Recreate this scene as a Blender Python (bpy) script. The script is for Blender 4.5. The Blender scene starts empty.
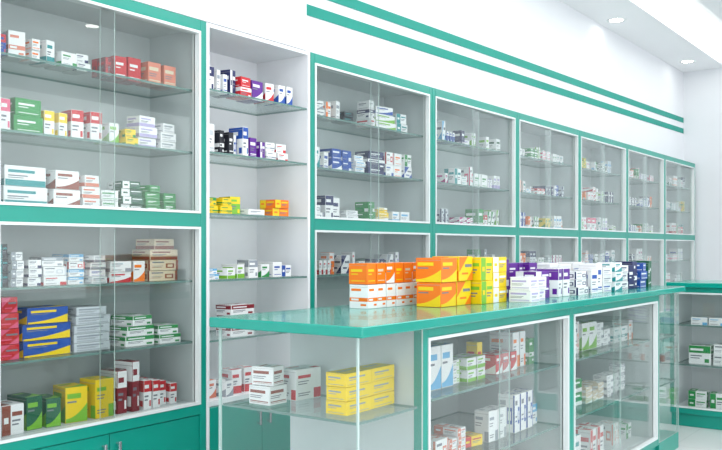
import bpy, bmesh, math, random
from mathutils import Matrix, Vector
random.seed(47)
S=bpy.context.scene
COL=S.collection
try: S.view_settings.view_transform='Standard'
except Exception: pass

# ------------------------------------------------------------ materials
def lin(c):
    return tuple(((v/255)/12.92 if v/255<=0.04045 else ((v/255+0.055)/1.055)**2.4) for v in c)
MATS={}
def mat(name,rgb,rough=0.5,metal=0.0,emit=0.0,noise=0.0,scale=8.0,coat=0.0):
    if name in MATS: return MATS[name]
    m=bpy.data.materials.new(name); m.use_nodes=True
    nt=m.node_tree; b=nt.nodes['Principled BSDF']; c=lin(rgb)
    b.inputs['Base Color'].default_value=(*c,1)
    b.inputs['Roughness'].default_value=rough
    b.inputs['Metallic'].default_value=metal
    b.inputs['Coat Weight'].default_value=coat
    if emit>0:
        b.inputs['Emission Color'].default_value=(*c,1)
        b.inputs['Emission Strength'].default_value=emit
    if noise>0:
        t=nt.nodes.new('ShaderNodeTexCoord'); n=nt.nodes.new('ShaderNodeTexNoise'); r=nt.nodes.new('ShaderNodeValToRGB')
        n.inputs['Scale'].default_value=scale; n.inputs['Detail'].default_value=3
        r.color_ramp.elements[0].position=0.3; r.color_ramp.elements[1].position=0.7
        r.color_ramp.elements[0].color=(*[v*(1-noise) for v in c],1)
        r.color_ramp.elements[1].color=(*[min(1,v*(1+noise)) for v in c],1)
        nt.links.new(t.outputs['Object'],n.inputs['Vector']); nt.links.new(n.outputs['Fac'],r.inputs['Fac'])
        nt.links.new(r.outputs['Color'],b.inputs['Base Color'])
    MATS[name]=m; return m
def glass(name,tint,refl=1.0):
    m=bpy.data.materials.new(name); m.use_nodes=True; nt=m.node_tree
    for n in list(nt.nodes): nt.nodes.remove(n)
    o=nt.nodes.new('ShaderNodeOutputMaterial'); mx=nt.nodes.new('ShaderNodeMixShader')
    tr=nt.nodes.new('ShaderNodeBsdfTransparent'); gl=nt.nodes.new('ShaderNodeBsdfGlossy'); fr=nt.nodes.new('ShaderNodeFresnel')
    mu=nt.nodes.new('ShaderNodeMath'); mu.operation='MULTIPLY'; mu.inputs[1].default_value=refl
    geo=nt.nodes.new('ShaderNodeNewGeometry'); io=nt.nodes.new('ShaderNodeMapRange')
    io.inputs['To Min'].default_value=1.45; io.inputs['To Max'].default_value=1/1.45
    nt.links.new(geo.outputs['Backfacing'],io.inputs['Value']); nt.links.new(io.outputs['Result'],fr.inputs['IOR'])
    tr.inputs['Color'].default_value=(*tint,1); gl.inputs['Roughness'].default_value=0.02
    gl.inputs['Color'].default_value=(0.95,1,0.99,1)
    nt.links.new(fr.outputs[0],mu.inputs[0]); nt.links.new(mu.outputs[0],mx.inputs[0])
    nt.links.new(tr.outputs[0],mx.inputs[1]); nt.links.new(gl.outputs[0],mx.inputs[2]); nt.links.new(mx.outputs[0],o.inputs[0])
    return m
TEAL=mat('teal_lacquer',(0,147,130),0.32,noise=0.04,scale=3,coat=0.15)
TEALTOP=mat('teal_worktop',(0,150,134),0.16,noise=0.04,scale=2,coat=0.2)
TEALP=mat('teal_wall_paint',(0,146,131),0.6,noise=0.03,scale=3)
ALU=mat('white_aluminium',(226,232,232),0.35,metal=0.1)
INNER=mat('cabinet_interior_grey',(198,206,207),0.6,noise=0.02)
WHITEP=mat('white_laminate',(234,236,239),0.5,noise=0.015)
EDGE=mat('glass_edge_green',(104,136,130),0.25)
PEDGE=mat('pane_edge',(196,216,212),0.25)
CHROME=mat('brushed_steel',(200,204,208),0.25,metal=0.9)
GLASS=glass('door_glass',(0.965,0.98,0.975),1.0)
SGLASS=glass('shelf_glass',(0.92,0.96,0.95),0.6)
WALL=mat('painted_wall',(228,231,235),0.7,noise=0.012,scale=1.5)
CEIL=mat('painted_ceiling',(240,242,244),0.8,noise=0.01,scale=1.5)
DARK=mat('dark_gap',(28,46,44),0.6)

# ------------------------------------------------------------ mesh helpers
CACHE={}
def boxmesh(name,boxes,mats,key=None):
    if key is not None and (name,key) in CACHE: return CACHE[(name,key)]
    V=[];F=[];MI=[]
    for b in boxes:
        x0,x1,y0,y1,z0,z1=b[:6]; mi=b[6] if len(b)>6 else 0; ei=b[7] if len(b)>7 else None; big=b[8] if len(b)>8 else None
        o=len(V)
        V+=[(x0,y0,z0),(x1,y0,z0),(x1,y1,z0),(x0,y1,z0),(x0,y0,z1),(x1,y0,z1),(x1,y1,z1),(x0,y1,z1)]
        fs=[((0,3,2,1),'z'),((4,5,6,7),'z'),((0,1,5,4),'y'),((2,3,7,6),'y'),((1,2,6,5),'x'),((3,0,4,7),'x')]
        for f,ax in fs:
            F.append(tuple(o+i for i in f)); MI.append(mi if (ei is None or ax==big) else ei)
    me=bpy.data.meshes.new(name); me.from_pydata(V,[],F)
    for m in mats: me.materials.append(m)
    me.polygons.foreach_set('material_index',MI); me.update()
    if key is not None: CACHE[(name,key)]=me
    return me
def link(o): COL.objects.link(o); return o
def part(name,parent,boxes,mats,key=None,bevel=0.0,label=None):
    o=link(bpy.data.objects.new(name,boxmesh(name,boxes,mats,key)))
    o.parent=parent
    if bevel>0:
        m=o.modifiers.new('bevel','BEVEL'); m.width=bevel; m.segments=2; m.limit_method='ANGLE'
    if label: o['label']=label
    return o
def root(name,loc,label,category,group=None,rz=0):
    e=link(bpy.data.objects.new(name,None)); e.location=loc; e.rotation_euler=(0,0,rz); e.empty_display_size=0.1
    e['label']=label; e['category']=category
    if group: e['group']=group
    return e
def struct(name,boxes,mats,bevel=0):
    o=link(bpy.data.objects.new(name,boxmesh(name,boxes,mats))); o['kind']='structure'; return o
def lathe(name,prof,mats,seg=20,mi=None):
    V=[];F=[];M=[]
    for (r,z) in prof:
        for k in range(seg):
            a=2*math.pi*k/seg; V.append((r*math.cos(a),r*math.sin(a),z))
    for i in range(len(prof)-1):
        for k in range(seg):
            F.append((i*seg+k,i*seg+(k+1)%seg,(i+1)*seg+(k+1)%seg,(i+1)*seg+k)); M.append(mi[i] if mi else 0)
    me=bpy.data.meshes.new(name); me.from_pydata(V,[],F)
    for m in mats: me.materials.append(m)
    me.polygons.foreach_set('material_index',M)
    for p in me.polygons: p.use_smooth=True
    me.update(); return me

# ------------------------------------------------------------ medicine boxes
PAL={'white':(238,239,240),'blue':(26,78,166),'navy':(32,40,92),'red':(200,36,46),'maroon':(132,28,42),'green':(36,142,70),
'dark green':(14,92,62),'lime':(122,186,50),'yellow':(240,206,16),'orange':(244,122,14),'pink':(226,94,130),'magenta':(176,28,118),
'purple':(94,24,144),'teal':(24,144,148),'sky':(104,176,220),'lilac':(180,170,212),'salmon':(218,132,110),'beige':(218,202,176),
'brown':(144,74,58),'grey':(146,154,164),'black':(32,34,44),'silver':(206,212,218)}
def pm(c): return mat('carton_'+c.replace(' ','_'),PAL[c],0.38)
INK=mat('carton_print_grey',(120,124,134),0.5)
SEAM=mat('carton_seam',(168,168,170),0.6)
BOXC={}
STY=[0,1,2,3,4,4,5,8,8,2,9,9,10,10,7]
def cartonmesh(style,c1,c2):
    k=(style,c1,c2)
    if k in BOXC: return BOXC[k]
    bm=bmesh.new()
    bmesh.ops.create_cube(bm,size=1.0,matrix=Matrix.Translation((0,0,0.5)))
    bmesh.ops.bevel(bm,geom=list(bm.edges),offset=0.012,segments=1,affect='EDGES')
    for f in bm.faces: f.material_index=0
    e=0.004
    def pt(face,u,v,d):
        u-=.5
        return {'f':(u,-d,v),'b':(-u,d,v),'l':(-d,-u,v),'r':(d,u,v),'t':(u,v-.5,0.5+d)}[face]
    def poly(face,uv,mi,lift=1):
        d=0.5+e*lift
        f=bm.faces.new([bm.verts.new(pt(face,u,v,d)) for u,v in uv]); f.material_index=mi
    def quad(face,u0,u1,v0,v1,mi,lift=1): poly(face,[(u0,v0),(u1,v0),(u1,v1),(u0,v1)],mi,lift)
    def disc(face,cu,cv,r,mi,lift=1): poly(face,[(cu+r*math.cos(a*math.pi/7),cv+r*math.sin(a*math.pi/7)) for a in range(14)],mi,lift)
    A,B,I,T=0,1,2,3     # base, accent, ink, seam
    for f in 'fblrt':
        if style==0:   # band at the foot, text bars
            quad(f,.015,.985,.015,.32,B); quad(f,.08,.72,.66,.80,B); quad(f,.08,.55,.48,.54,I); quad(f,.08,.45,.39,.43,I)
        elif style==1: # full colour with pale stripe
            quad(f,.015,.985,.30,.46,B); quad(f,.10,.62,.74,.84,B); quad(f,.10,.5,.34,.42,A,2); quad(f,.6,.9,.12,.2,B)
        elif style==2: # split
            quad(f,.015,.40,.015,.985,B); quad(f,.46,.92,.62,.76,B); quad(f,.46,.84,.44,.50,I); quad(f,.46,.76,.32,.37,I); quad(f,.1,.3,.4,.6,A,2)
        elif style==3: # coloured head
            quad(f,.015,.985,.60,.985,B); quad(f,.08,.66,.72,.84,A,2); quad(f,.08,.6,.42,.48,I); quad(f,.08,.5,.30,.35,I); quad(f,.72,.92,.1,.3,B)
        elif style==4: # swoosh
            n=8
            g=lambda u:.12+.42*(u**2)
            for i in range(n):
                u0=.015+.97*i/n; u1=.015+.97*(i+1)/n
                poly(f,[(u0,.015),(u1,.015),(u1,g(u1)),(u0,g(u0))],B)
            quad(f,.08,.7,.68,.82,B); quad(f,.08,.5,.56,.61,I)
        elif style==5: # solid with small name
            quad(f,.12,.74,.60,.72,B); quad(f,.12,.5,.46,.51,B); quad(f,.12,.88,.14,.18,B)
        elif style==6: # round emblem
            disc(f,.74,.48,.16,B); quad(f,.07,.50,.64,.74,I); quad(f,.07,.42,.46,.51,B); quad(f,.07,.38,.34,.38,I); quad(f,.015,.985,.015,.10,B)
        elif style==7: # diagonal wedge
            poly(f,[(.015,.985),(.015,.35),(.62,.985)],B); poly(f,[(.985,.015),(.985,.45),(.55,.015)],B); quad(f,.42,.92,.56,.68,I); quad(f,.2,.66,.26,.34,B)
        elif style==8: # plain with thin lines
            quad(f,.07,.8,.62,.78,B); quad(f,.07,.66,.46,.50,I); quad(f,.07,.58,.36,.40,I); quad(f,.07,.93,.16,.21,B); quad(f,.07,.93,.10,.12,B)
        elif style==9: # pale with corner patch and fine print
            quad(f,.70,.985,.015,.34,B); quad(f,.08,.58,.70,.80,B); quad(f,.08,.50,.58,.61,I); quad(f,.08,.44,.50,.53,I); quad(f,.08,.56,.20,.23,I); quad(f,.08,.50,.13,.16,I)
        else:          # side stripe and picture block
            quad(f,.90,.985,.015,.985,B); quad(f,.54,.84,.22,.66,B); quad(f,.60,.78,.32,.56,A,2); quad(f,.07,.48,.72,.84,I); quad(f,.07,.44,.40,.44,I); quad(f,.07,.40,.28,.32,B)
    quad('l',.02,.98,.905,.915,T,3); quad('r',.02,.98,.905,.915,T,3)   # tuck-flap seam
    me=bpy.data.meshes.new('medicine_box'); bm.to_mesh(me); bm.free()
    for m in (pm(c1),pm(c2),INK,SEAM): me.materials.append(m)
    BOXC[k]=me; return me
SPEC=[]
def carton(x,y,z,w,d,h,style,c1,c2,where,group,rz=0,far=False):
    SPEC.append((x,y,z,w,d,h,style,c1,c2,where,group,rz,far))
def rowx(items,yf,z,where,group,depth=.11,vary=.5):
    """items: (x0,x1,total height,nx,nz,style,c1,c2)"""
    for it in items:
        x0,x1,h,nx,nz,st,c1,c2=it[:8]
        w=(x1-x0)/nx; hh=h/nz
        for i in range(nx):
            dj=random.uniform(0,.035) if vary else 0; s2,a2=st,c2
            if random.random()<vary: s2=random.choice(STY)
            if random.random()<vary*.5 and c1=='white': a2=random.choice(['blue','red','grey','teal','green','orange','navy','salmon'])
            hv=random.uniform(.76,1.1) if (nz==1 and vary>.2) else 1
            top=nz if (nz==1 or i%2==0 or random.random()<.6) else nz-1
            for k in range(top):
                if vary==0: rz=random.uniform(-.02,.02)
                elif k==top-1: rz=random.uniform(-.20,.20) if w>.06 else random.uniform(-.06,.06)
                else: rz=random.uniform(-.05,.05)
                sw=.88 if abs(rz)>.08 else 1
                ww=(w-.010 if vary else w-.004)*sw*(random.uniform(.84,1) if (k==top-1 and vary>0) else 1)
                s3=s2; a3=a2
                if vary>.25 and nz>1 and random.random()<.3: s3=random.choice(STY); a3=random.choice([a2,'grey','blue','red']) if c1=='white' else a2
                carton(x0+w*(i+.5),yf+dj+depth/2,z+k*hh+(0.0003*(k+1)),ww,depth*random.uniform(.8,1),(hh-.0008)*hv,s3,c1,a3,where,group,rz)
DEF=[('white','blue'),('white','green'),('white','red'),('white','teal'),('white','navy'),('white','sky'),('white','orange'),('white','lilac'),
('blue','white'),('green','white'),('white','grey'),('yellow','green'),('red','white'),('white','pink'),('white','magenta'),('silver','navy'),('orange','white'),('navy','white'),('white','lime'),('white','dark green')]
def randrow(x0,x1,yf,z,where,group,fill=.7,hr=(.06,.13),wr=(.05,.10),pal=DEF,far=False,flip=False):
    x=x0+random.uniform(0,.04)
    while x<x1-.05:
        if random.random()>fill:
            x+=random.uniform(.04,.12); continue
        c1,c2=random.choice(pal); st=random.choice(STY); n=random.choice([1,1,1,2,2,3]); w=random.uniform(*wr)*random.choice([.7,1,1.25]); h=random.uniform(*hr); d=random.uniform(.07,.12)
        lay=random.choice([1,1,2,3]) if w>.065 else 1
        big=(n==1 and random.random()<.4)
        dy=random.uniform(0,.04)
        for i in range(n):
            ext=.012 if big else 0
            if x+w+2*ext>x1: break
            l=max(1,lay-(random.random()<.3))
            for k in range(l):
                hh=h/lay if lay>1 else h*1.0
                rz=random.uniform(-.25,.25) if big else random.uniform(-.06,.06)
                a=(x+w/2+ext,yf+dy+d/2+.01*big)
                if flip: carton(a[1],a[0],z+k*hh+.0003*(k+1),w-.01,d*(.75 if big else 1),hh-.0008,st,c1,c2,where,group,rz-math.pi/2,far)
                else: carton(a[0],a[1],z+k*hh+.0003*(k+1),w-.01,d*(.75 if big else 1),hh-.0008,st,c1,c2,where,group,rz,far)
            x+=w+2*ext
        x+=random.uniform(.0,.015)+.004

# ------------------------------------------------------------ wall cabinets
FY=2.844; DEP=.37
TOP=2.27; SH=[1.965,1.685,1.105,.83]; MID=1.405; BASE=.552
def wall_cabinet(X0,W,label,sw=.035):
    k=round(W,3)
    r=root('wall_display_cabinet',(X0,FY,0),label,'cabinet','teal-framed wall display cabinets')
    D=DEP
    part('body',r,[(.001,.019,.045,D,.1,TOP-.001),(W-.019,W-.001,.045,D,.1,TOP-.001),(.019,W-.019,D-.012,D,.1,TOP-.001),
        (.019,W-.019,.045,D-.012,TOP-.03,TOP-.001),(.019,W-.019,.045,D-.012,MID-.025,MID),(.019,W-.019,.045,D-.012,BASE-.025,BASE),(.019,W-.019,.045,D-.012,.1,.118)],[INNER],k)
    part('face_frame',r,[(0,sw,0,.045,.1,TOP),(W-sw,W,0,.045,.1,TOP),(sw,W-sw,0,.045,TOP-.05,TOP),(sw,W-sw,0,.045,MID-.06,MID),(sw,W-sw,0,.045,BASE-.045,BASE)],[TEAL],k,bevel=.002)
    t=.011; L=[]
    for z0,z1 in ((MID,TOP-.05),(BASE,MID-.06)):
        L+=[(sw,sw+t,-.004,.04,z0,z1),(W-sw-t,W-sw,-.004,.04,z0,z1),(sw+t,W-sw-t,-.004,.04,z0,z0+t),(sw+t,W-sw-t,-.004,.04,z1-t,z1)]
    part('sliding_track',r,L,[ALU],k,label='white aluminium sliding door track')
    m=W/2
    for z0,z1 in ((MID+t,TOP-.05-t),(BASE+t,MID-.06-t)):
        part('glass_door',r,[(sw+t,m+.03,.010,.015,z0,z1,0,1,'y')],[GLASS,PEDGE],(k,z0,0))
        part('glass_door',r,[(m-.03,W-sw-t,.024,.029,z0,z1,0,1,'y')],[GLASS,PEDGE],(k,z0,1))
    for z in SH:
        part('glass_shelf',r,[(.0195,W-.0195,.055,D-.0125,z-.009,z,0,1,'z')],[SGLASS,EDGE],(k,z))
    for a,b,hx in ((sw+.002,m-.002,m-.035),(m+.002,W-sw-.002,m+.035)):
        d=part('base_door',r,[(a,b,.006,.026,.105,BASE-.048)],[TEAL],(k,a),bevel=.002)
        h=part('handle',d,[(hx-.006,hx+.006,-.02,-.010,.40,.47),(hx-.004,hx+.004,-.0105,.0065,.405,.412),(hx-.004,hx+.004,-.0105,.0065,.458,.465)],[CHROME],(k,a),bevel=.002,label='small brushed steel bar handle')
    part('plinth',r,[(.005,W-.005,.04,D,0,.0995)],[DARK],k)
    return r
XL0,XL1=1.69,2.74
wall_cabinet(XL0,XL1-XL0,'teal-framed wall cabinet with sliding glass doors beside white open shelving')
XN0,XN1=2.742,3.478
XC=3.482; WC=1.222
for i in range(6):
    wall_cabinet(XC+i*WC,WC-.002,'teal-framed wall cabinet with sliding glass doors in a long row')

# open niche shelving
W=XN1-XN0
r=root('open_shelf_unit',(XN0,FY,0),'white open shelving unit between teal-framed glass cabinets','shelf')
part('body',r,[(0,.018,.0,DEP,.1,TOP-.002),(W-.018,W,.0,DEP,.1,TOP-.002),(.018,W-.018,DEP-.012,DEP,.1,TOP-.002),(.018,W-.018,0,DEP-.012,TOP-.02,TOP-.002),(.018,W-.018,0.02,DEP-.012,BASE-.025,BASE)],[WHITEP])
NS=(1.975,1.69,1.41,1.105,.83)
for z in NS:
    part('glass_shelf',r,[(.0185,W-.0185,.006,DEP-.0125,z-.009,z,0,1,'z')],[SGLASS,EDGE],('n',z))
for a,b,hx in ((.02,W/2-.002,W/2-.035),(W/2+.002,W-.02,W/2+.035)):
    d=part('base_door',r,[(a,b,-.001,.018,.105,BASE-.027)],[TEAL],('n',a),bevel=.002)
    part('handle',d,[(hx-.006,hx+.006,-.028,-.018,.40,.47),(hx-.004,hx+.004,-.0185,-.001,.405,.412),(hx-.004,hx+.004,-.0185,-.001,.458,.465)],[CHROME],('n',a),bevel=.002)
part('plinth',r,[(.005,W-.005,.03,DEP,0,.0995)],[DARK])

# contents of near wall cabinet
yf=2.925; g='medicine boxes in the near wall cabinet'; wh='behind glass'
rowx([(1.79,1.83,.09,1,1,3,'blue','red'),(1.835,1.92,.10,1,1,3,'white','teal'),(1.925,1.97,.085,1,2,8,'white','orange'),(1.975,2.04,.09,1,1,0,'white','teal'),(2.045,2.13,.07,1,1,9,'white','green'),(2.135,2.21,.07,1,2,8,'white','grey'),
(2.27,2.31,.10,1,1,2,'maroon','red'),(2.315,2.48,.095,2,1,5,'red','white'),(2.49,2.65,.095,2,1,8,'salmon','beige')],yf,SH[0],wh,g,.11,.25)
rowx([(1.79,1.84,.12,1,1,2,'white','pink'),(1.845,1.975,.13,1,2,5,'green','white'),(1.98,2.1,.10,2,1,3,'white','yellow'),(2.105,2.255,.12,2,1,3,'white','red'),(2.28,2.36,.09,1,1,4,'white','lime'),(2.365,2.44,.07,1,2,9,'yellow','green'),
(2.45,2.56,.14,1,3,0,'white','lilac'),(2.57,2.67,.12,1,3,8,'white','grey')],yf,SH[1],wh,g,.10,.2)
rowx([(1.80,2.0,.155,1,2,0,'white','teal'),(2.01,2.14,.15,1,2,4,'white','brown'),(2.145,2.24,.14,1,3,0,'white','salmon'),(2.25,2.345,.085,1,2,8,'white','green'),(2.355,2.48,.13,1,4,5,'dark green','white'),(2.49,2.58,.12,1,4,5,'green','white'),(2.59,2.67,.09,1,2,5,'green','white')],yf,MID,wh,g,.12,.15)
rowx([(1.785,1.835,.16,1,3,2,'black','teal'),(1.84,1.90,.13,1,4,8,'white','grey'),(1.905,1.97,.10,1,3,9,'white','brown'),(1.975,2.09,.11,1,3,0,'white','silver'),(2.095,2.18,.12,1,4,3,'white','sky'),(2.185,2.27,.115,1,4,0,'white','grey'),(2.275,2.40,.09,1,2,9,'white','grey'),(2.41,2.49,.10,1,1,4,'white','orange'),(2.50,2.675,.185,1,4,0,'beige','brown')],yf,SH[2],wh,g,.13,.28)
rowx([(1.785,1.89,.235,1,4,7,'red','pink'),(1.9,2.12,.19,1,3,5,'blue','yellow'),(2.13,2.31,.18,1,5,8,'silver','grey'),(2.37,2.53,.13,1,3,3,'white','green'),(2.54,2.67,.08,1,2,3,'white','green')],yf,SH[3],wh,g,.13,.1)
rowx([(1.79,1.9,.15,1,1,2,'white','brown'),(1.905,2.08,.13,2,1,4,'dark green','lime'),(2.085,2.32,.15,2,1,4,'yellow','lime'),(2.33,2.45,.20,2,1,3,'maroon','white'),(2.46,2.67,.12,4,1,3,'white','red')],yf,BASE,wh,g,.13,.3)
# niche
yf=2.872; g='medicine boxes on the open shelving'; wh='on open shelving'
rowx([(2.78,2.85,.12,1,1,3,'white','navy'),(2.855,2.93,.10,2,1,8,'white','blue'),(2.935,3.0,.12,1,1,2,'navy','white'),(3.005,3.09,.10,1,2,3,'red','white'),(3.095,3.19,.11,1,1,4,'purple','white'),(3.2,3.27,.10,1,1,8,'white','red'),(3.28,3.39,.10,2,1,4,'white','blue')],yf,NS[0],wh,g)
rowx([(2.78,2.87,.13,1,1,8,'white','silver'),(2.875,2.96,.13,2,1,1,'black','white'),(2.965,3.06,.13,2,1,3,'white','blue'),(3.065,3.2,.11,2,1,2,'purple','white'),(3.21,3.38,.09,2,2,0,'white','red')],yf,NS[1],wh,g)
rowx([(2.78,2.95,.075,2,2,0,'yellow','green'),(2.955,3.04,.09,1,1,3,'lime','yellow'),(3.05,3.19,.035,1,1,0,'white','grey'),(3.25,3.38,.085,1,2,5,'orange','yellow')],yf,NS[2],wh,g)
rowx([(2.78,2.88,.05,1,2,3,'white','sky'),(2.89,3.06,.065,2,1,0,'white','lime'),(3.065,3.22,.085,2,1,3,'white','grey'),(3.24,3.41,.07,2,1,2,'white','blue')],yf,NS[3],wh,g)
rowx([(2.93,3.09,.15,1,3,3,'white','maroon')],yf,NS[4],wh,g,.11,0)
rowx([(2.80,2.96,.09,2,1,3,'white','grey'),(2.97,3.13,.11,2,1,0,'white','red'),(3.16,3.38,.08,2,2,0,'white','sky')],yf,BASE,wh,g)
# first cabinet of the long row
COOL=[p for p in DEF if p[0]!='red']
x0=XC+.05; g='medicine boxes in the row of wall cabinets'
rowx([(x0+.01,x0+.07,.13,1,1,3,'white','teal'),(x0+.08,x0+.20,.09,1,2,0,'white','green'),(x0+.21,x0+.33,.10,2,1,8,'white','grey'),(x0+.36,x0+.46,.06,1,2,5,'black','teal'),(x0+.62,x0+.68,.16,1,3,3,'white','green'),(x0+.69,x0+.90,.14,1,3,4,'white','lime'),(x0+.91,x0+1.05,.12,1,2,8,'white','teal')],2.925,SH[0],wh,g)
rowx([(x0+.01,x0+.16,.14,2,1,3,'white','navy'),(x0+.17,x0+.24,.11,1,1,8,'white','blue'),(x0+.25,x0+.45,.12,2,2,0,'blue','white'),(x0+.46,x0+.56,.10,1,3,8,'white','sky'),(x0+.60,x0+.78,.14,1,3,5,'navy','white'),(x0+.79,x0+1.08,.15,3,2,2,'white','blue')],2.925,SH[1],wh,g)
rowx([(x0+.01,x0+.18,.08,1,2,6,'white','lime'),(x0+.19,x0+.36,.15,2,1,3,'white','navy'),(x0+.38,x0+.50,.06,1,2,8,'white','sky'),(x0+.62,x0+.70,.12,1,2,3,'green','white'),(x0+.71,x0+.84,.09,1,3,0,'yellow','white'),(x0+.86,x0+1.08,.09,2,1,8,'white','sky')],2.925,MID,wh,g)
for i in range(6):
    a=XC+i*WC+.05; b=XC+(i+1)*WC-.06
    rows=[(SH[0],.72),(SH[1],.88),(MID,.88),(SH[2],.9)] if i else [(SH[2],.9)]
    if i>0: rows.append((SH[3],.8))
    for z,f in rows: randrow(a,b,2.925,z,wh,g,fill=f,far=i>=2,pal=COOL if z!=MID else DEF,hr=(.06,.14),wr=(.045,.09))

# ------------------------------------------------------------ counter
CZ=1.01; CB=.975; CX0,CX1=2.12,5.60; CYF,CYB=1.53,2.19
ct=link(bpy.data.objects.new('worktop',boxmesh('worktop',[(CX0,CX1,CYF,CYB,CB,CZ)],[TEALTOP])))
m=ct.modifiers.new('bevel','BEVEL'); m.width=.006; m.segments=3
ct['label']='long glossy teal worktop over glass display cabinets'; ct['category']='worktop'
CF=1.56; CD=.60; CSH=[.71,.43]
def counter_cabinet(X0,Y0,W,D,label,rz=0,group='glass-fronted counter cabinets',H=CB,sw=.03):
    k=(round(W,3),round(D,3))
    r=root('counter_display_cabinet',(X0,Y0,0),label,'display cabinet',group,rz)
    part('body',r,[(.001,.019,.04,D,.1,H-.001),(W-.019,W-.001,.04,D,.1,H-.001),(.019,W-.019,D-.012,D,.1,H-.001),(.019,W-.019,.04,D-.012,.1,.128)],[WHITEP if rz else INNER],k)
    part('face_frame',r,[(0,sw,0,.04,.09,H-.001),(W-sw,W,0,.04,.09,H-.001),(sw,W-sw,0,.04,H-.035,H-.001),(sw,W-sw,0,.04,.09,.13)],[TEAL],k,bevel=.002)
    t=.011
    part('sliding_track',r,[(sw,sw+t,-.004,.036,.13,H-.035),(W-sw-t,W-sw,-.004,.036,.13,H-.035),(sw+t,W-sw-t,-.004,.036,.13,.13+t),(sw+t,W-sw-t,-.004,.036,H-.035-t,H-.035)],[ALU],k)
    m=W/2; z0,z1=.13+t,H-.035-t
    part('glass_door',r,[(sw+t,m+.03,.008,.013,z0,z1,0,1,'y')],[GLASS,PEDGE],(k,0))
    part('glass_door',r,[(m-.03,W-sw-t,.022,.027,z0,z1,0,1,'y')],[GLASS,PEDGE],(k,1))
    for z in CSH: part('glass_shelf',r,[(.0195,W-.0195,.045,D-.0125,z-.009,z,0,1,'z')],[SGLASS,EDGE],(k,z))
    part('plinth',r,[(.005,W-.005,.02,D,0,.0895)],[TEAL],k)
    return r
counter_cabinet(2.52,CF,1.30,CD,'teal counter cabinet with sliding glass doors full of medicine')
counter_cabinet(3.822,CF,1.33,CD,'teal counter cabinet with sliding glass doors full of medicine')
def end_showcase(X0,W,label,leftend=True):
    r=root('glass_end_showcase',(X0,CF,0),label,'display case','glass end showcases'); D=CD; H=CB-.001
    k=round(W,3)
    part('front_pane',r,[(.0065,W-.001,.0,.006,.1,H,0,1,'y')],[GLASS,PEDGE],(k,leftend))
    ex=(0,.006) if leftend else (W-.006,W)
    part('side_pane',r,[(ex[0],ex[1],.0,D,.1,H,0,1,'x')],[GLASS,PEDGE],(k,leftend))
    cx=(.0065,.0115) if leftend else (W-.0115,W-.0065)
    part('corner_post',r,[(cx[0],cx[1],.0065,.0115,.1,H)],[PEDGE],(k,leftend,0))
    part('corner_post',r,[(cx[0],cx[1],D-.005,D,.1,H)],[PEDGE],(k,leftend,1))
    for z in CSH:
        part('glass_shelf',r,[(.0125,W-.0195,.012,D-.01,z-.009,z,0,1,'z')],[SGLASS,EDGE],(k,z))
    part('base',r,[(.0,W-.002,.0,D,0,.0995)],[TEAL],k,bevel=.002)
end_showcase(2.14,.378,'frameless glass showcase end below a teal worktop',True)
end_showcase(5.154,.40,'frameless glass showcase end below a teal worktop',False)

g='medicine boxes inside the counter'; wh='inside the counter'
rowx([(2.20,2.30,.13,1,2,8,'white','brown'),(2.31,2.49,.11,1,1,9,'white','red')],1.95,CSH[0],wh,g,.10,.1)
rowx([(2.215,2.505,.135,2,3,5,'yellow','grey')],1.66,CSH[0],wh,g,.09,0)
WHT=[('white','grey'),('white','silver'),('white','salmon'),('white','red'),('white','sky'),('beige','white'),('white','brown'),('white','blue'),('white','lime'),('white','orange'),('white','green'),('white','teal'),('yellow','red'),('green','white'),('red','white')]
for (a,b) in ((2.56,3.78),(3.86,5.11)):
    for z,f in ((CSH[0],.95),(CSH[1],.95),(.128,.7)):
        randrow(a,b,1.68,z,wh,g,fill=f,hr=(.08,.17),wr=(.05,.11),pal=WHT)
randrow(5.19,5.5,1.68,CSH[0],wh,g,fill=.9,pal=WHT)
randrow(5.19,5.5,1.68,CSH[1],wh,g,fill=.9,pal=WHT)

# boxes on the worktop
g='medicine boxes on the worktop'; wh='on the teal worktop'
rowx([(2.76,3.16,.095,6,1,1,'white','orange')],1.96,CZ,wh,g,.10,0)
for i in range(6): carton(2.76+.0667*(i+.5),2.015,CZ+.097,.061,.09,.082,[5,5,4][i%3],'orange',['yellow','beige','white'][i%3],wh,g,0)
rowx([(3.0,3.13,.20,1,2,4,'orange','yellow'),(3.135,3.26,.205,1,2,7,'yellow','orange')],1.77,CZ,wh,g,.13,0)
rowx([(3.27,3.38,.20,1,2,2,'yellow','lime'),(3.385,3.52,.20,1,3,2,'yellow','white')],1.73,CZ,wh,g,.13,0)
rowx([(3.50,3.70,.11,2,2,8,'white','lilac')],1.59,CZ,wh,g,.11,.2)
rowx([(3.60,3.86,.185,2,1,1,'purple','white'),(3.87,4.18,.165,3,2,5,'purple','white')],1.87,CZ,wh,g,.11,.1)
rowx([(3.74,3.92,.13,1,2,2,'purple','white'),(3.94,4.14,.14,2,1,3,'white','purple')],1.68,CZ,wh,g,.12,.1)
rowx([(4.18,4.36,.12,1,3,8,'white','sky'),(4.37,4.54,.15,2,1,0,'white','blue'),(4.55,4.68,.13,1,3,8,'white','grey'),(4.69,4.82,.16,1,3,9,'white','teal')],1.65,CZ,wh,g,.12,.3)
rowx([(4.85,5.0,.14,1,3,8,'white','navy'),(5.01,5.18,.17,2,1,5,'navy','white'),(5.19,5.32,.15,1,3,8,'blue','white'),(5.33,5.46,.18,2,1,5,'dark green','white')],1.67,CZ,wh,g,.12,.3)
rowx([(4.25,4.75,.19,3,1,8,'white','blue')],1.85,CZ,wh,g,.11,.4)

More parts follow.
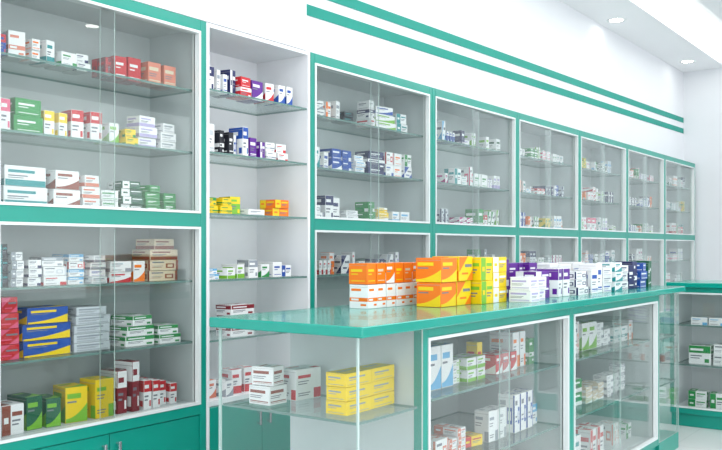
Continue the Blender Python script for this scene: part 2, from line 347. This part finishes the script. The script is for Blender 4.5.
# return counter
RX=6.2; RY0,RY1=.3,1.83
rc=counter_cabinet(RX+.03,RY1-.02,RY1-RY0-.04,.5,'teal and white glass display counter standing apart on pale floor',rz=-math.pi/2,group='glass-fronted return counter')
ct2=link(bpy.data.objects.new('worktop',boxmesh('worktop2',[(RX,RX+.56,RY0,RY1,CB,CZ)],[TEALTOP])))
m=ct2.modifiers.new('bevel','BEVEL'); m.width=.006; m.segments=3
ct2['label']='teal worktop of the separate glass display counter'; ct2['category']='worktop'
PLN=[('white','grey'),('white','silver'),('white','sky'),('white','salmon'),('white','lilac'),('beige','white'),('white','green')]
for z,pl in ((CSH[0],PLN),(CSH[1],PLN),(.128,[('white','green'),('white','teal'),('lime','white')])):
    randrow(1.0,RY1-.05,RX+.10,z,'in the separate counter','medicine boxes in the separate counter',fill=1,hr=(.11,.15),wr=(.08,.13),pal=pl,flip=True)

# build: the 292 cartons that show largest as objects, the remainder as one stuff mesh
def score(s):
    d=math.hypot(s[0],s[1]); return (s[3]+.3*s[4])*s[5]/d**2*(0 if s[12] else 1)
order=sorted(SPEC,key=score,reverse=True)
for s in order[:292]:
    o=link(bpy.data.objects.new('medicine_box',cartonmesh(s[6],s[7],s[8]))); o.location=s[:3]; o.rotation_euler=(0,0,s[11]); o.scale=s[3:6]
    o['label']=f"{s[7]} and {s[8]} printed cardboard medicine box {s[9]}"
    o['category']='medicine box'; o['group']=s[10]
V=[];F=[];MI=[];ML=[];MX={}
for s in order[292:]:
    me=cartonmesh(s[6],s[7],s[8]); M=Matrix.Translation(s[:3])@Matrix.Rotation(s[11],4,'Z')@Matrix.Diagonal((*s[3:6],1))
    o=len(V); V+=[tuple(M@v.co) for v in me.vertices]
    for p in me.polygons:
        F.append(tuple(o+i for i in p.vertices)); mm=me.materials[p.material_index]
        if mm.name not in MX: MX[mm.name]=len(ML); ML.append(mm)
        MI.append(MX[mm.name])
me=bpy.data.meshes.new('medicine_boxes'); me.from_pydata(V,[],F)
for mm in ML: me.materials.append(mm)
me.polygons.foreach_set('material_index',MI); me.update()
so=link(bpy.data.objects.new('medicine_boxes',me)); so['kind']='stuff'; so['label']='many small printed medicine boxes filling cabinet shelves'; so['category']='medicine boxes'
print('total boxes',len(SPEC))

# ------------------------------------------------------------ room
XE=10.86; XS=-3.0; YS=-4.0; H=3.4; YB=FY+DEP+.003
FL=bpy.data.materials.new('floor_tile'); FL.use_nodes=True; nt=FL.node_tree; b=nt.nodes['Principled BSDF']
tc=nt.nodes.new('ShaderNodeTexCoord'); br=nt.nodes.new('ShaderNodeTexBrick'); br.offset=0
br.inputs['Color1'].default_value=(*lin((226,226,226)),1); br.inputs['Color2'].default_value=(*lin((223,223,223)),1); br.inputs['Mortar'].default_value=(*lin((212,212,212)),1)
br.inputs['Scale'].default_value=1; br.inputs['Brick Width'].default_value=.8; br.inputs['Row Height'].default_value=.8; br.inputs['Mortar Size'].default_value=.003
nt.links.new(tc.outputs['Object'],br.inputs['Vector']); nt.links.new(br.outputs['Color'],b.inputs['Base Color']); b.inputs['Roughness'].default_value=.15
struct('floor',[(XS,XE,YS,YB,-.1,-.0005)],[FL])
struct('wall_back',[(XS,XE,YB,YB+.1,0,H+.3)],[WALL])
struct('wall_end',[(XE,XE+.1,YS,YB+.1,0,H+.3)],[WALL])
struct('wall_front',[(XS,XE,YS-.1,YS,0,H+.3)],[WALL])
BK=2.995
struct('wall_bulkhead',[(3.45,XE,BK,YB,TOP+.002,H)],[WALL])
struct('wall_pier',[(XS,3.45,FY+.001,YB,TOP+.002,H)],[WALL])
struct('ceiling',[(XS,XE,2.50,YB,H,H+.3),(XS,XE,YS,2.02,H,H+.3),(XS,XE,2.02,2.50,H+.08,H+.3)],[CEIL])
LED=mat('led_strip',(255,253,248),.5,emit=3.6)
l=link(bpy.data.objects.new('linear_ceiling_light',boxmesh('linear_ceiling_light',[(XS+.3,XE-.3,2.22,2.42,H+.01,H+.0795)],[LED])))
l['label']='long white linear light recessed in the ceiling'; l['category']='ceiling light'
def stripe(name,za,zb,t):
    x0,x1=3.452,XE-.005; y0,y1=BK-.004,BK-.0005
    V=[(x0,y0,za),(x1,y0,zb),(x1,y0,zb+t),(x0,y0,za+t),(x0,y1,za),(x1,y1,zb),(x1,y1,zb+t),(x0,y1,za+t)]
    me=bpy.data.meshes.new(name); me.from_pydata(V,[],[(0,1,2,3),(7,6,5,4),(0,4,5,1),(3,2,6,7),(0,3,7,4),(1,5,6,2)]); me.materials.append(TEALP)
    o=link(bpy.data.objects.new(name,me)); o['kind']='structure'
stripe('trim_1',2.515,2.65,.060); stripe('trim_2',2.635,2.78,.060)
EM=mat('downlight_lens',(255,252,245),.5,emit=14)
ring=lathe('trim_ring',[(.062,-.002),(.08,-.008),(.092,-.006),(.092,0)],[ALU],24)
lens=lathe('lens',[(.0005,-.003),(.062,-.003),(.062,-.001),(.0005,-.001)],[EM],24)
for (x,y) in ((8.0,2.82),(10.25,2.78),(5.75,2.78),(5.24,-1.29),(8.0,-1.29)):
    r=root('recessed_downlight',(x,y,H-.0005),'round recessed ceiling downlight with white rim','ceiling light','ceiling downlights')
    for n,md in (('trim_ring',ring),('lens',lens)):
        o=link(bpy.data.objects.new(n,md)); o.parent=r

# ------------------------------------------------------------ lights
def area(name,x,y,z,sx,sy,e,rot=(0,0,0),col=(1,1,1)):
    L=bpy.data.lights.new(name,'AREA'); L.shape='RECTANGLE'; L.size=sx; L.size_y=sy; L.energy=e; L.color=col
    o=link(bpy.data.objects.new(name,L)); o.location=(x,y,z); o.rotation_euler=rot
for x,e in ((1.2,48),(5.0,50),(9.0,42)):
    area('overhead_fill_light',x,.5,3.36,3.5,1.8,e,col=(.99,.99,1))  # added area lights brightening the room from above, no fitting modelled
# added fill lights, not windows: for cabinet interiors, then for left-facing sides
area('added_fill_light',3.5,-3.9,1.7,12,3.0,170,rot=(math.radians(90),0,0),col=(.97,.99,1))
area('added_fill_light',-2.9,-.6,1.7,5,3.0,72,rot=(math.radians(90),0,math.radians(-90)),col=(.97,.99,1))
W=bpy.data.worlds.new('w'); S.world=W; W.use_nodes=True
W.node_tree.nodes['Background'].inputs[0].default_value=(.94,.97,1,1); W.node_tree.nodes['Background'].inputs[1].default_value=1.05

cam=bpy.data.cameras.new('camera'); co=link(bpy.data.objects.new('camera',cam)); S.camera=co
cam.sensor_width=36; cam.lens=43.03; cam.shift_y=.032
co.location=(0,0,1.25); co.rotation_euler=(math.radians(90),0,math.radians(-54.1))
